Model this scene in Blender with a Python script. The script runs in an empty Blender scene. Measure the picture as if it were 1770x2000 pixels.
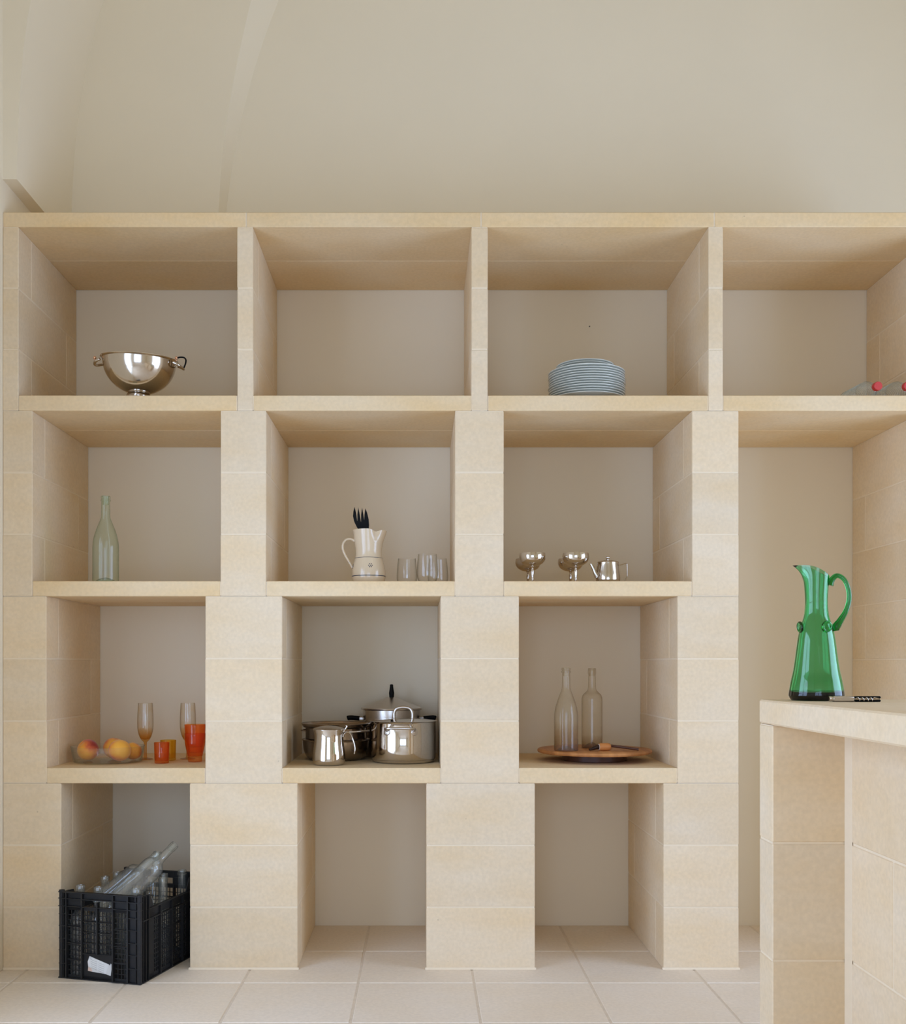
import bpy, bmesh, math, random
from mathutils import Vector, Matrix
random.seed(7)
PI = math.pi
SC = bpy.context.scene
COL = SC.collection

# ------------------------------------------------------------------ camera, light, exposure
F, VX, VY, D = 2016.0, 821.0, 1300.0, 3.6       # focal length in px, principal point, distance to the shelf front
EYE = 593 / 560.0
cam_d = bpy.data.cameras.new('camera'); cam = bpy.data.objects.new('camera', cam_d); COL.objects.link(cam)
cam.location = (0, -D, EYE); cam.rotation_euler = (PI / 2, 0, 0)
cam_d.sensor_fit = 'HORIZONTAL'; cam_d.sensor_width = 36; cam_d.lens = 36 * F / 1770
cam_d.shift_x = (885 - VX) / 1770; cam_d.shift_y = (VY - 1000) / 1770
cam_d.clip_start = .02
SC.camera = cam
SC.view_settings.view_transform = 'Standard'; SC.view_settings.look = 'None'
SC.view_settings.gamma = 1; SC.view_settings.exposure = 0.03
SC.view_settings.use_curve_mapping = False
cy = SC.cycles
cy.max_bounces = 16; cy.diffuse_bounces = 8; cy.glossy_bounces = 8; cy.transmission_bounces = 16
cy.transparent_max_bounces = 48; cy.use_denoising = True; cy.sample_clamp_indirect = 6
cy.caustics_reflective = False
W = bpy.data.worlds.new('world'); SC.world = W; W.use_nodes = True
W.node_tree.nodes['Background'].inputs[0].default_value = (.75, .87, 1, 1)
W.node_tree.nodes['Background'].inputs[1].default_value = .6

def area(name, loc, rot, sx, sy, power, col):
    l = bpy.data.lights.new(name, 'AREA'); l.shape = 'RECTANGLE'; l.size = sx; l.size_y = sy
    l.energy = power; l.color = col
    o = bpy.data.objects.new(name, l); COL.objects.link(o); o.location = loc; o.rotation_euler = rot
    return o
# left tall window (its daylight), rear window, right doorway
LWIN = dict(y0=-2.7, y1=-.8, z0=.06, z1=2.1)
RWIN = dict(x0=-1.15, x1=.95, z0=.06, z1=2.2)
DOOR = dict(y0=-2.6, y1=-.6, z0=0.02, z1=2.3)
XL, XR, YR, YB, ZC = -1.457, 3.0, -5.2, .610, 4.5
area('window_daylight', (XL - .24, (LWIN['y0'] + LWIN['y1']) / 2, (LWIN['z0'] + LWIN['z1']) / 2), (0, -PI / 2, 0), 2.0, 1.88, 64, (.505, .665, 1))
area('rear_daylight', ((RWIN['x0'] + RWIN['x1']) / 2, YR - .24, 1.13), (PI / 2, 0, 0), 2.08, 2.1, 50, (.505, .67, 1))
area('door_daylight', (XR + .24, (DOOR['y0'] + DOOR['y1']) / 2, 1.16), (0, PI / 2, 0), 2.24, 1.98, 88, (.505, .665, 1))

def X(px, Y): return (px - VX) / F * (D + Y)
def Z(py, Y): return EYE - (py - VY) / F * (D + Y)

# ------------------------------------------------------------------ materials
def mat(name):
    m = bpy.data.materials.new(name); m.use_nodes = True
    nt = m.node_tree; b = nt.nodes.get('Principled BSDF')
    return m, nt, b
def node(nt, t, **kw):
    n = nt.nodes.new(t)
    for k, v in kw.items(): setattr(n, k, v)
    return n
def link(nt, a, b): nt.links.new(a, b)
def simple(name, col, rough=.5, metal=0, spec=.5, noise=0, nscale=30, bump=0, coat=0):
    m, nt, b = mat(name)
    b.inputs['Base Color'].default_value = (*col, 1); b.inputs['Roughness'].default_value = rough
    b.inputs['Metallic'].default_value = metal; b.inputs['Specular IOR Level'].default_value = spec
    b.inputs['Coat Weight'].default_value = coat
    tc = node(nt, 'ShaderNodeTexCoord'); nz = node(nt, 'ShaderNodeTexNoise')
    nz.inputs['Scale'].default_value = nscale; nz.inputs['Detail'].default_value = 5
    link(nt, tc.outputs['Object'], nz.inputs['Vector'])
    if noise:
        mx = node(nt, 'ShaderNodeMix', data_type='RGBA')
        mx.inputs[6].default_value = (*[c * (1 - noise) for c in col], 1)
        mx.inputs[7].default_value = (*[min(1, c * (1 + noise)) for c in col], 1)
        link(nt, nz.outputs['Fac'], mx.inputs[0]); link(nt, mx.outputs[2], b.inputs['Base Color'])
    if bump:
        bp = node(nt, 'ShaderNodeBump'); bp.inputs['Strength'].default_value = bump; bp.inputs['Distance'].default_value = .002
        link(nt, nz.outputs['Fac'], bp.inputs['Height']); link(nt, bp.outputs['Normal'], b.inputs['Normal'])
    return m

def stone_mat(name, c1, c2, c3, rough=.75):
    m, nt, b = mat(name)
    tc = node(nt, 'ShaderNodeTexCoord')
    at = node(nt, 'ShaderNodeAttribute', attribute_name='tone')
    off = node(nt, 'ShaderNodeVectorMath', operation='SCALE'); off.inputs[3].default_value = 37.0
    link(nt, at.outputs['Vector'], off.inputs[0])
    ad = node(nt, 'ShaderNodeVectorMath', operation='ADD')
    link(nt, tc.outputs['Object'], ad.inputs[0]); link(nt, off.outputs[0], ad.inputs[1])
    mp = node(nt, 'ShaderNodeMapping'); mp.inputs['Scale'].default_value = (2.2, 3.0, 6.5)
    link(nt, ad.outputs[0], mp.inputs['Vector'])
    n1 = node(nt, 'ShaderNodeTexNoise'); n1.inputs['Scale'].default_value = 1.0; n1.inputs['Detail'].default_value = 6; n1.inputs['Roughness'].default_value = .6
    link(nt, mp.outputs[0], n1.inputs['Vector'])
    r1 = node(nt, 'ShaderNodeValToRGB')
    r1.color_ramp.elements[0].position = .33; r1.color_ramp.elements[0].color = (*c1, 1)
    r1.color_ramp.elements[1].position = .72; r1.color_ramp.elements[1].color = (*c2, 1)
    link(nt, n1.outputs['Fac'], r1.inputs[0])
    n2 = node(nt, 'ShaderNodeTexNoise'); n2.inputs['Scale'].default_value = 90; n2.inputs['Detail'].default_value = 4
    link(nt, ad.outputs[0], n2.inputs['Vector'])
    mul = node(nt, 'ShaderNodeMapRange'); mul.inputs[1].default_value = .3; mul.inputs[2].default_value = .7
    mul.inputs[3].default_value = .95; mul.inputs[4].default_value = 1.04
    link(nt, n2.outputs['Fac'], mul.inputs[0])
    tr = node(nt, 'ShaderNodeMapRange'); tr.inputs[3].default_value = .95; tr.inputs[4].default_value = 1.04
    link(nt, at.outputs['Fac'], tr.inputs[0])
    mm = node(nt, 'ShaderNodeMath', operation='MULTIPLY'); link(nt, mul.outputs[0], mm.inputs[0]); link(nt, tr.outputs[0], mm.inputs[1])
    sc = node(nt, 'ShaderNodeVectorMath', operation='SCALE')
    link(nt, r1.outputs[0], sc.inputs[0]); link(nt, mm.outputs[0], sc.inputs[3])
    # sparse small pits
    vo = node(nt, 'ShaderNodeTexVoronoi'); vo.inputs['Scale'].default_value = 16
    link(nt, ad.outputs[0], vo.inputs['Vector'])
    pit = node(nt, 'ShaderNodeMath', operation='LESS_THAN'); pit.inputs[1].default_value = .045
    link(nt, vo.outputs['Distance'], pit.inputs[0])
    n3 = node(nt, 'ShaderNodeTexNoise'); n3.inputs['Scale'].default_value = 5
    link(nt, ad.outputs[0], n3.inputs['Vector'])
    gt = node(nt, 'ShaderNodeMath', operation='GREATER_THAN'); gt.inputs[1].default_value = .63; link(nt, n3.outputs['Fac'], gt.inputs[0])
    pm = node(nt, 'ShaderNodeMath', operation='MULTIPLY'); link(nt, pit.outputs[0], pm.inputs[0]); link(nt, gt.outputs[0], pm.inputs[1])
    p2 = node(nt, 'ShaderNodeMath', operation='MULTIPLY'); p2.inputs[1].default_value = .4; link(nt, pm.outputs[0], p2.inputs[0])
    mx = node(nt, 'ShaderNodeMix', data_type='RGBA'); mx.inputs[7].default_value = (*c3, 1)
    link(nt, p2.outputs[0], mx.inputs[0]); link(nt, sc.outputs[0], mx.inputs[6])
    link(nt, mx.outputs[2], b.inputs['Base Color'])
    b.inputs['Roughness'].default_value = rough; b.inputs['Specular IOR Level'].default_value = .25
    bp = node(nt, 'ShaderNodeBump'); bp.inputs['Strength'].default_value = .12; bp.inputs['Distance'].default_value = .002
    link(nt, n2.outputs['Fac'], bp.inputs['Height']); link(nt, bp.outputs['Normal'], b.inputs['Normal'])
    return m

STONE = stone_mat('limestone', (.77, .64, .465), (.75, .575, .355), (.36, .27, .17))
SLAB = stone_mat('yellow_bounce_limestone', (.765, .61, .40), (.745, .535, .28), (.36, .27, .17))  # yellower top slab stone; warm bounce light on shelf undersides is coloured in too
MORTAR = simple('lime_mortar', (.80, .67, .49), .9, noise=.05, nscale=60)
TILE = stone_mat('floor_stone', (.81, .715, .60), (.79, .67, .52), (.38, .30, .22), .6)
GROUT = simple('floor_grout', (.72, .62, .50), .95, noise=.15, nscale=45, bump=.4)
PLASTER = simple('plaster', (.815, .735, .58), .92, spec=.15, noise=.025, nscale=3, bump=.05)
WHITEWOOD = simple('painted_wood', (.8, .8, .78), .5)
STEEL = simple('steel', (.62, .56, .49), .13, metal=1, noise=.07, nscale=9)
STEELP = simple('polished_steel', (.66, .60, .53), .07, metal=1)
STEELB = simple('brushed_steel', (.60, .55, .50), .27, metal=1, noise=.06, nscale=14)
STEELD = simple('darkened_steel', (.42, .35, .29), .18, metal=1, noise=.15, nscale=12)
BLACKPL = simple('black_plastic', (.005, .005, .005), .55, spec=.12)
CRATEPL = simple('crate_plastic', (.018, .018, .019), .5, spec=.3, noise=.25, nscale=18, bump=.06)
COPPER = simple('copper', (.80, .45, .28), .22, metal=1)
CERAMIC = simple('cream_ceramic', (.66, .53, .36), .22, coat=.4, noise=.02, nscale=6)
BLUE = simple('blue_glaze', (.03, .035, .06), .3)
PORCELAIN = simple('porcelain', (.62, .635, .575), .18, coat=.4)
PAPER = simple('paper', (.72, .72, .70), .8, noise=.1, nscale=120)
PAPERP = simple('pink_paper', (.74, .55, .45), .8)
INK = simple('grey_ink', (.34, .35, .35), .8)
RED = simple('red_cap', (.50, .035, .03), .45)
ORANGEWOOD = simple('orange_wood', (.62, .25, .07), .45, noise=.15, nscale=40)
DARKWOOD = simple('dark_wood', (.09, .03, .015), .4, noise=.3, nscale=30)
NAIL = simple('dark_nail', (.03, .02, .02), .5)

def tray_mat():
    m, nt, b = mat('board_wood')
    tc = node(nt, 'ShaderNodeTexCoord'); mp = node(nt, 'ShaderNodeMapping'); mp.inputs['Scale'].default_value = (26, 4, 4)
    mp.inputs['Rotation'].default_value = (0, 0, .25)
    link(nt, tc.outputs['Object'], mp.inputs['Vector'])
    n = node(nt, 'ShaderNodeTexNoise'); n.inputs['Scale'].default_value = 1.6; n.inputs['Detail'].default_value = 7
    link(nt, mp.outputs[0], n.inputs['Vector'])
    r = node(nt, 'ShaderNodeValToRGB'); r.color_ramp.elements[0].position = .3; r.color_ramp.elements[1].position = .7
    r.color_ramp.elements[0].color = (.38, .15, .045, 1); r.color_ramp.elements[1].color = (.60, .27, .09, 1)
    link(nt, n.outputs['Fac'], r.inputs[0]); link(nt, r.outputs[0], b.inputs['Base Color'])
    b.inputs['Roughness'].default_value = .42
    return m
BOARD = tray_mat()

def thin_glass(name, tint, edge, rough=.0, ior=1.48, zramp=None, film=None):
    """clear glass seen as a wall: lets light through, tinted more where the wall is seen edge-on (longer path)"""
    m, nt, b = mat(name); nt.nodes.remove(b)
    out = nt.nodes['Material Output']
    lw = node(nt, 'ShaderNodeLayerWeight'); lw.inputs['Blend'].default_value = .5
    pw = node(nt, 'ShaderNodeMath', operation='POWER'); pw.inputs[1].default_value = 3.2
    link(nt, lw.outputs['Facing'], pw.inputs[0])
    mx = node(nt, 'ShaderNodeMix', data_type='RGBA')
    mx.inputs[6].default_value = (*tint, 1); mx.inputs[7].default_value = (*edge, 1)
    link(nt, pw.outputs[0], mx.inputs[0])
    col = mx.outputs[2]
    if zramp:
        tc = node(nt, 'ShaderNodeTexCoord'); sp = node(nt, 'ShaderNodeSeparateXYZ'); link(nt, tc.outputs['Object'], sp.inputs[0])
        mr = node(nt, 'ShaderNodeMapRange'); mr.inputs[1].default_value = zramp[0]; mr.inputs[2].default_value = zramp[1]
        link(nt, sp.outputs['Z'], mr.inputs[0])
        nz = node(nt, 'ShaderNodeTexNoise'); nz.inputs['Scale'].default_value = 22; link(nt, tc.outputs['Object'], nz.inputs['Vector'])
        ns = node(nt, 'ShaderNodeMath', operation='MULTIPLY_ADD'); ns.inputs[1].default_value = zramp[3]; ns.inputs[2].default_value = -.5 * zramp[3]
        link(nt, nz.outputs['Fac'], ns.inputs[0])
        ad = node(nt, 'ShaderNodeMath', operation='ADD', use_clamp=True); link(nt, mr.outputs[0], ad.inputs[0]); link(nt, ns.outputs[0], ad.inputs[1])
        m2 = node(nt, 'ShaderNodeMix', data_type='RGBA'); m2.inputs[6].default_value = (*zramp[2], 1); m2.inputs[7].default_value = (1, 1, 1, 1)
        link(nt, ad.outputs[0], m2.inputs[0])
        m3 = node(nt, 'ShaderNodeMix', data_type='RGBA', blend_type='MULTIPLY'); m3.inputs[0].default_value = 1
        link(nt, col, m3.inputs[6]); link(nt, m2.outputs[2], m3.inputs[7]); col = m3.outputs[2]
    tr = node(nt, 'ShaderNodeBsdfTransparent'); link(nt, col, tr.inputs[0])
    gl = node(nt, 'ShaderNodeBsdfGlossy'); gl.inputs['Roughness'].default_value = max(rough, .03)
    p5 = node(nt, 'ShaderNodeMath', operation='POWER'); p5.inputs[1].default_value = 5; link(nt, lw.outputs['Facing'], p5.inputs[0])
    f0 = ((ior - 1) / (ior + 1)) ** 2
    fr = node(nt, 'ShaderNodeMath', operation='MULTIPLY_ADD'); fr.inputs[1].default_value = .75 * (1 - f0); fr.inputs[2].default_value = f0
    link(nt, p5.outputs[0], fr.inputs[0])
    ms = node(nt, 'ShaderNodeMixShader'); link(nt, fr.outputs[0], ms.inputs[0]); link(nt, tr.outputs[0], ms.inputs[1]); link(nt, gl.outputs[0], ms.inputs[2])
    last = ms.outputs[0]
    if film:
        df = node(nt, 'ShaderNodeBsdfDiffuse'); df.inputs[0].default_value = (*film[0], 1)
        m4 = node(nt, 'ShaderNodeMixShader'); m4.inputs[0].default_value = film[1]
        link(nt, last, m4.inputs[1]); link(nt, df.outputs[0], m4.inputs[2]); last = m4.outputs[0]
    link(nt, last, out.inputs['Surface'])
    return m
CLEAR = thin_glass('clear_glass', (.99, .99, .985), (.70, .72, .68))
BOWLGL = thin_glass('bowl_glass', (.993, .995, .99), (.66, .72, .66), film=((.85, .87, .83), .012))
PALEGREEN = thin_glass('pale_green_glass', (.90, .95, .875), (.36, .46, .33), film=((.7, .75, .68), .03))
CRATEGL = thin_glass('crate_bottle_glass', (.95, .965, .95), (.13, .16, .145), ior=1.95, film=((.9, .92, .9), .055))
DUSTY = thin_glass('dusty_bottle_glass', (.93, .91, .85), (.45, .38, .28), rough=.12, film=((.75, .66, .52), .10), zramp=(.015, .11, (.74, .55, .28), .5))
DUSTY2 = thin_glass('hazy_bottle_glass', (.94, .92, .87), (.48, .41, .31), rough=.1, film=((.75, .68, .58), .09), zramp=(.0, .05, (.7, .58, .4), .5))
AMBER = thin_glass('amber_flute_glass', (.985, .98, .965), (.70, .60, .47), zramp=(.07, .125, (.95, .72, .40), .7))
ORANGE = thin_glass('orange_glass', (.985, .66, .36), (.9, .42, .15), film=((.95, .25, .04), .07))
YELLOW = thin_glass('yellow_glass', (.96, .82, .38), (.84, .60, .17), film=((.85, .5, .04), .06))
PETPL = thin_glass('clear_plastic', (.93, .955, .945), (.30, .36, .33), rough=.05, ior=1.7, film=((.85, .9, .88), .13))
def green_glass():
    m, nt, b = mat('green_glass')
    b.inputs['Base Color'].default_value = (.93, 1, .96, 1); b.inputs['Transmission Weight'].default_value = 1
    b.inputs['Roughness'].default_value = .0; b.inputs['IOR'].default_value = 1.5
    va = node(nt, 'ShaderNodeVolumeAbsorption'); va.inputs['Color'].default_value = (.004, .76, .37, 1); va.inputs['Density'].default_value = 340
    link(nt, va.outputs[0], nt.nodes['Material Output'].inputs['Volume'])
    return m
GREEN = green_glass()

def peach_mat():
    m, nt, b = mat('peach_skin')
    tc = node(nt, 'ShaderNodeTexCoord'); sp = node(nt, 'ShaderNodeSeparateXYZ'); link(nt, tc.outputs['Object'], sp.inputs[0])
    n = node(nt, 'ShaderNodeTexNoise'); n.inputs['Scale'].default_value = 38; n.inputs['Detail'].default_value = 6
    link(nt, tc.outputs['Object'], n.inputs['Vector'])
    a = node(nt, 'ShaderNodeMath', operation='MULTIPLY'); a.inputs[1].default_value = 14; link(nt, sp.outputs['X'], a.inputs[0])
    c = node(nt, 'ShaderNodeMath', operation='ADD'); link(nt, a.outputs[0], c.inputs[0]); link(nt, n.outputs['Fac'], c.inputs[1])
    r = node(nt, 'ShaderNodeValToRGB'); e = r.color_ramp.elements
    e[0].position = .12; e[0].color = (.90, .44, .045, 1); e[1].position = 1.0; e[1].color = (.33, .02, .012, 1)
    x = e.new(.5); x.color = (.85, .30, .03, 1); x = e.new(.78); x.color = (.62, .11, .03, 1)
    link(nt, c.outputs[0], r.inputs[0]); link(nt, r.outputs[0], b.inputs['Base Color'])
    b.inputs['Roughness'].default_value = .6; b.inputs['Sheen Weight'].default_value = .3
    return m
PEACH = peach_mat()

# ------------------------------------------------------------------ mesh helpers
def chbox(bm, x0, x1, y0, y1, z0, z1, c=0.0, mi=0, tone=None, M=None):
    """box with chamfered edges"""
    fs = []
    if c <= 0:
        vs = [bm.verts.new((x, y, z)) for z in (z0, z1) for y in (y0, y1) for x in (x0, x1)]
        for q in ((0, 2, 3, 1), (4, 5, 7, 6), (0, 1, 5, 4), (2, 6, 7, 3), (0, 4, 6, 2), (1, 3, 7, 5)):
            fs.append(bm.faces.new([vs[i] for i in q]))
    else:
        lo, hi = (x0, y0, z0), (x1, y1, z1); V = {}
        for sx in (0, 1):
            for sy in (0, 1):
                for sz in (0, 1):
                    s = (sx, sy, sz)
                    for ax in range(3):
                        p = [0, 0, 0]
                        for k in range(3):
                            e = lo[k] if s[k] == 0 else hi[k]
                            p[k] = e if k == ax else (e + c if s[k] == 0 else e - c)
                        V[s, ax] = bm.verts.new(p)
        def S(ax, a, u, v):
            s = [0, 0, 0]; s[ax] = a; o = [k for k in range(3) if k != ax]; s[o[0]] = u; s[o[1]] = v
            return tuple(s)
        for ax in range(3):
            for a in (0, 1):
                fs.append(bm.faces.new([V[S(ax, a, u, v), ax] for u, v in ((0, 0), (1, 0), (1, 1), (0, 1))]))
        for ax in range(3):
            o = [k for k in range(3) if k != ax]
            for u in (0, 1):
                for v in (0, 1):
                    s0, s1 = S(ax, 0, u, v), S(ax, 1, u, v)
                    fs.append(bm.faces.new([V[s0, o[0]], V[s1, o[0]], V[s1, o[1]], V[s0, o[1]]]))
        for sx in (0, 1):
            for sy in (0, 1):
                for sz in (0, 1):
                    fs.append(bm.faces.new([V[(sx, sy, sz), k] for k in range(3)]))
        vs = list(V.values())
    lay = bm.verts.layers.float_vector.get('tone')
    t = random.random() if tone is None else tone
    if lay:
        for v in vs: v[lay] = (t, random.random() if tone is None else t, t)
        if tone is None:
            r = random.random(); 
            for v in vs: v[lay] = (t, r, t)
    if M is not None:
        for v in vs: v.co = M @ v.co
    for f in fs: f.material_index = mi
    return vs

def newbm(tone=False):
    bm = bmesh.new()
    if tone: bm.verts.layers.float_vector.new('tone')
    return bm

def smooth_profile(pts, n=4, clamp=True):
    out = []
    for i in range(len(pts) - 1):
        p0 = pts[max(i - 1, 0)]; p1 = pts[i]; p2 = pts[i + 1]; p3 = pts[min(i + 2, len(pts) - 1)]
        for k in range(n):
            t = k / n
            q = []
            for a in range(len(p1)):
                q.append(.5 * (2 * p1[a] + (p2[a] - p0[a]) * t + (2 * p0[a] - 5 * p1[a] + 4 * p2[a] - p3[a]) * t * t + (3 * p1[a] - p0[a] - 3 * p2[a] + p3[a]) * t ** 3))
            out.append(tuple(q))
    out.append(tuple(pts[-1]))
    if len(pts[0]) == 2 and clamp:
        lo = min(p[1] for p in pts); out = [(max(0, p[0]), max(lo, p[1])) for p in out]
    return out

def lathe(bm, prof, n=48, M=None, mi=0, c=(0, 0, 0), close=False):
    rings = []
    for r, z in prof:
        if r < 1e-6: rings.append([bm.verts.new((c[0], c[1], c[2] + z))])
        else: rings.append([bm.verts.new((c[0] + r * math.cos(2 * PI * k / n), c[1] + r * math.sin(2 * PI * k / n), c[2] + z)) for k in range(n)])
    if close: rings.append(rings[0])
    for a, b in zip(rings, rings[1:]):
        if len(a) == 1 and len(b) == 1: continue
        for k in range(n):
            k2 = (k + 1) % n
            if len(a) == 1: f = bm.faces.new((a[0], b[k2], b[k]))
            elif len(b) == 1: f = bm.faces.new((a[k], a[k2], b[0]))
            else: f = bm.faces.new((a[k], a[k2], b[k2], b[k]))
            f.material_index = mi
    if M is not None:
        seen = set()
        for rg in rings:
            for v in rg:
                if v not in seen: v.co = M @ v.co; seen.add(v)
    return rings

def tube(bm, pts, rad, n=12, M=None, flat=1.0, cap=True, mi=0, up=Vector((0, 0, 1))):
    """swept round (or oval) bar along points; rad a number or a list"""
    P = [Vector(p) for p in pts]
    R = rad if isinstance(rad, (list, tuple)) else [rad] * len(P)
    rings = []; ref = None
    for i, p in enumerate(P):
        t = (P[min(i + 1, len(P) - 1)] - P[max(i - 1, 0)]).normalized()
        if ref is None:
            ref = up if abs(t.dot(up)) < .95 else Vector((1, 0, 0))
        a = (ref - t * ref.dot(t)).normalized(); ref = a; b = t.cross(a)
        rings.append([bm.verts.new(p + (a * math.cos(2 * PI * k / n) * flat + b * math.sin(2 * PI * k / n)) * R[i]) for k in range(n)])
    for A, B in zip(rings, rings[1:]):
        for k in range(n): bm.faces.new((A[k], A[(k + 1) % n], B[(k + 1) % n], B[k])).material_index = mi
    if cap:
        bm.faces.new(rings[0][::-1]).material_index = mi; bm.faces.new(rings[-1]).material_index = mi
    if M is not None:
        for r in rings:
            for v in r: v.co = M @ v.co

def prism(bm, poly, h0, h1, M=None, mi=0):
    """polygon in xy extruded from h0 to h1 along z"""
    a = [bm.verts.new((p[0], p[1], h0)) for p in poly]; b = [bm.verts.new((p[0], p[1], h1)) for p in poly]
    n = len(poly)
    fs = [bm.faces.new(a[::-1]), bm.faces.new(b)] + [bm.faces.new((a[k], a[(k + 1) % n], b[(k + 1) % n], b[k])) for k in range(n)]
    for f in fs: f.material_index = mi
    if M is not None:
        for v in a + b: v.co = M @ v.co

def ball(bm, c, r, mi=0, n=16):
    lathe(bm, [(r * math.sin(PI * k / n), -r * math.cos(PI * k / n)) for k in range(n + 1)], 24, c=c, mi=mi)

def obj(name, bm, mats, parent=None, loc=None, smooth=None, label=None, rot=None):
    bmesh.ops.recalc_face_normals(bm, faces=bm.faces)
    me = bpy.data.meshes.new(name); bm.to_mesh(me); bm.free()
    for m in (mats if isinstance(mats, (list, tuple)) else [mats]): me.materials.append(m)
    if smooth is not None:
        for p in me.polygons: p.use_smooth = True
        me.set_sharp_from_angle(angle=math.radians(smooth))
    o = bpy.data.objects.new(name, me); COL.objects.link(o)
    if parent: o.parent = parent
    if loc: o.location = loc
    if rot: o.rotation_euler = rot
    if label: o['label'] = label
    return o
def tag(o, label, cat, group=None):
    o['label'] = label; o['category'] = cat
    if group: o['group'] = group
    return o
def thing(name, label, cat, loc=(0, 0, 0), rot=(0, 0, 0), group=None):
    o = bpy.data.objects.new(name, None); COL.objects.link(o); o.empty_display_size = .05
    o.location = loc; o.rotation_euler = rot
    return tag(o, label, cat, group)
def struct(name, bm, mats, smooth=None, parent=None):
    o = obj(name, bm, mats, parent, smooth=smooth)
    if not parent: o['kind'] = 'structure'
    return o
def dup(root, loc, rot=None, label=None):
    r = root.copy(); COL.objects.link(r); r.location = loc
    if rot is not None: r.rotation_euler = rot
    if label: r['label'] = label
    for ch in list(root.children):
        c = ch.copy(); COL.objects.link(c); c.parent = r
        for g in ch.children:
            d = g.copy(); COL.objects.link(d); d.parent = c
    return r

# ------------------------------------------------------------------ room
def floor():
    bm = newbm(True)
    x0, y0, px, py, g = .18, -.157, .387, .383, .0035
    xs = [x0 + px * k for k in range(-5, 9)]; ys = [y0 + py * k for k in range(-14, 4)]
    for a, b in zip(xs, xs[1:]):
        for c, d in zip(ys, ys[1:]):
            A, B, C, E = max(a, XL) + g, min(b, XR) - g, max(c, YR) + g, min(d, YB) - g
            if B - A > .01 and E - C > .01:
                chbox(bm, A, B, C, E, -.03, 0, .0025)
    chbox(bm, XL - .3, XR + .3, YR - .3, YB + .1, -.08, -.002, 0, 1, .5)
    struct('floor', bm, [TILE, GROUT])
floor()

bm = newbm(); chbox(bm, XL - .3, XR + .3, YB, YB + .15, -.08, ZC)
struct('wall_back', bm, PLASTER)

def wall_with_hole(bm, fixed, a0, a1, z0, z1, h, axis):
    """wall panel of boxes around one opening; fixed = (near, far) on the thickness axis"""
    def b(p, q, r, s):
        if axis == 'y': chbox(bm, fixed[0], fixed[1], p, q, r, s)
        else: chbox(bm, p, q, fixed[0], fixed[1], r, s)
    b(a0, h[0], z0, z1); b(h[1], a1, z0, z1); b(h[0], h[1], z0, h[2]); b(h[0], h[1], h[3], z1)
bm = newbm(); wall_with_hole(bm, (XL - .3, XL), YR, YB, -.08, ZC, (LWIN['y0'], LWIN['y1'], LWIN['z0'], LWIN['z1']), 'y')
struct('wall_left', bm, PLASTER)
bm = newbm(); wall_with_hole(bm, (XR, XR + .3), YR, YB, -.08, ZC, (DOOR['y0'], DOOR['y1'], DOOR['z0'], DOOR['z1']), 'y')
struct('wall_right', bm, PLASTER)
bm = newbm(); wall_with_hole(bm, (YR - .3, YR), XL - .3, XR + .3, -.08, ZC, (RWIN['x0'], RWIN['x1'], RWIN['z0'], RWIN['z1']), 'x')
struct('wall_rear', bm, PLASTER)
bm = newbm(); chbox(bm, XL - .3, XR + .3, YR - .3, YB + .15, ZC, ZC + .1)
struct('ceiling', bm, PLASTER)

# windows: painted frames with glazing bars
def window(name, axis, at, a0, a1, z0, z1, nv, nh):
    bm = newbm()
    def b(p, q, r, s, t=.03):
        if axis == 'y': chbox(bm, at - t, at + t, p, q, r, s, .004)
        else: chbox(bm, p, q, at - t, at + t, r, s, .004)
    w = .06
    b(a0, a0 + w, z0, z1); b(a1 - w, a1, z0, z1); b(a0 + w, a1 - w, z0, z0 + w); b(a0 + w, a1 - w, z1 - w, z1)
    for k in range(1, nv): 
        c = a0 + (a1 - a0) * k / nv; ww = .05 if k * 2 == nv else .018
        b(c - ww, c + ww, z0 + w, z1 - w, .028)
    for k in range(1, nh):
        c = z0 + (z1 - z0) * k / nh; b(a0 + w, a1 - w, c - .014, c + .014, .022)
    struct(name, bm, WHITEWOOD)
window('window_1', 'y', XL - .12, LWIN['y0'], LWIN['y1'], LWIN['z0'], LWIN['z1'], 2, 3)
window('window_2', 'x', YR - .12, RWIN['x0'], RWIN['x1'], RWIN['z0'], RWIN['z1'], 2, 3)

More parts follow.
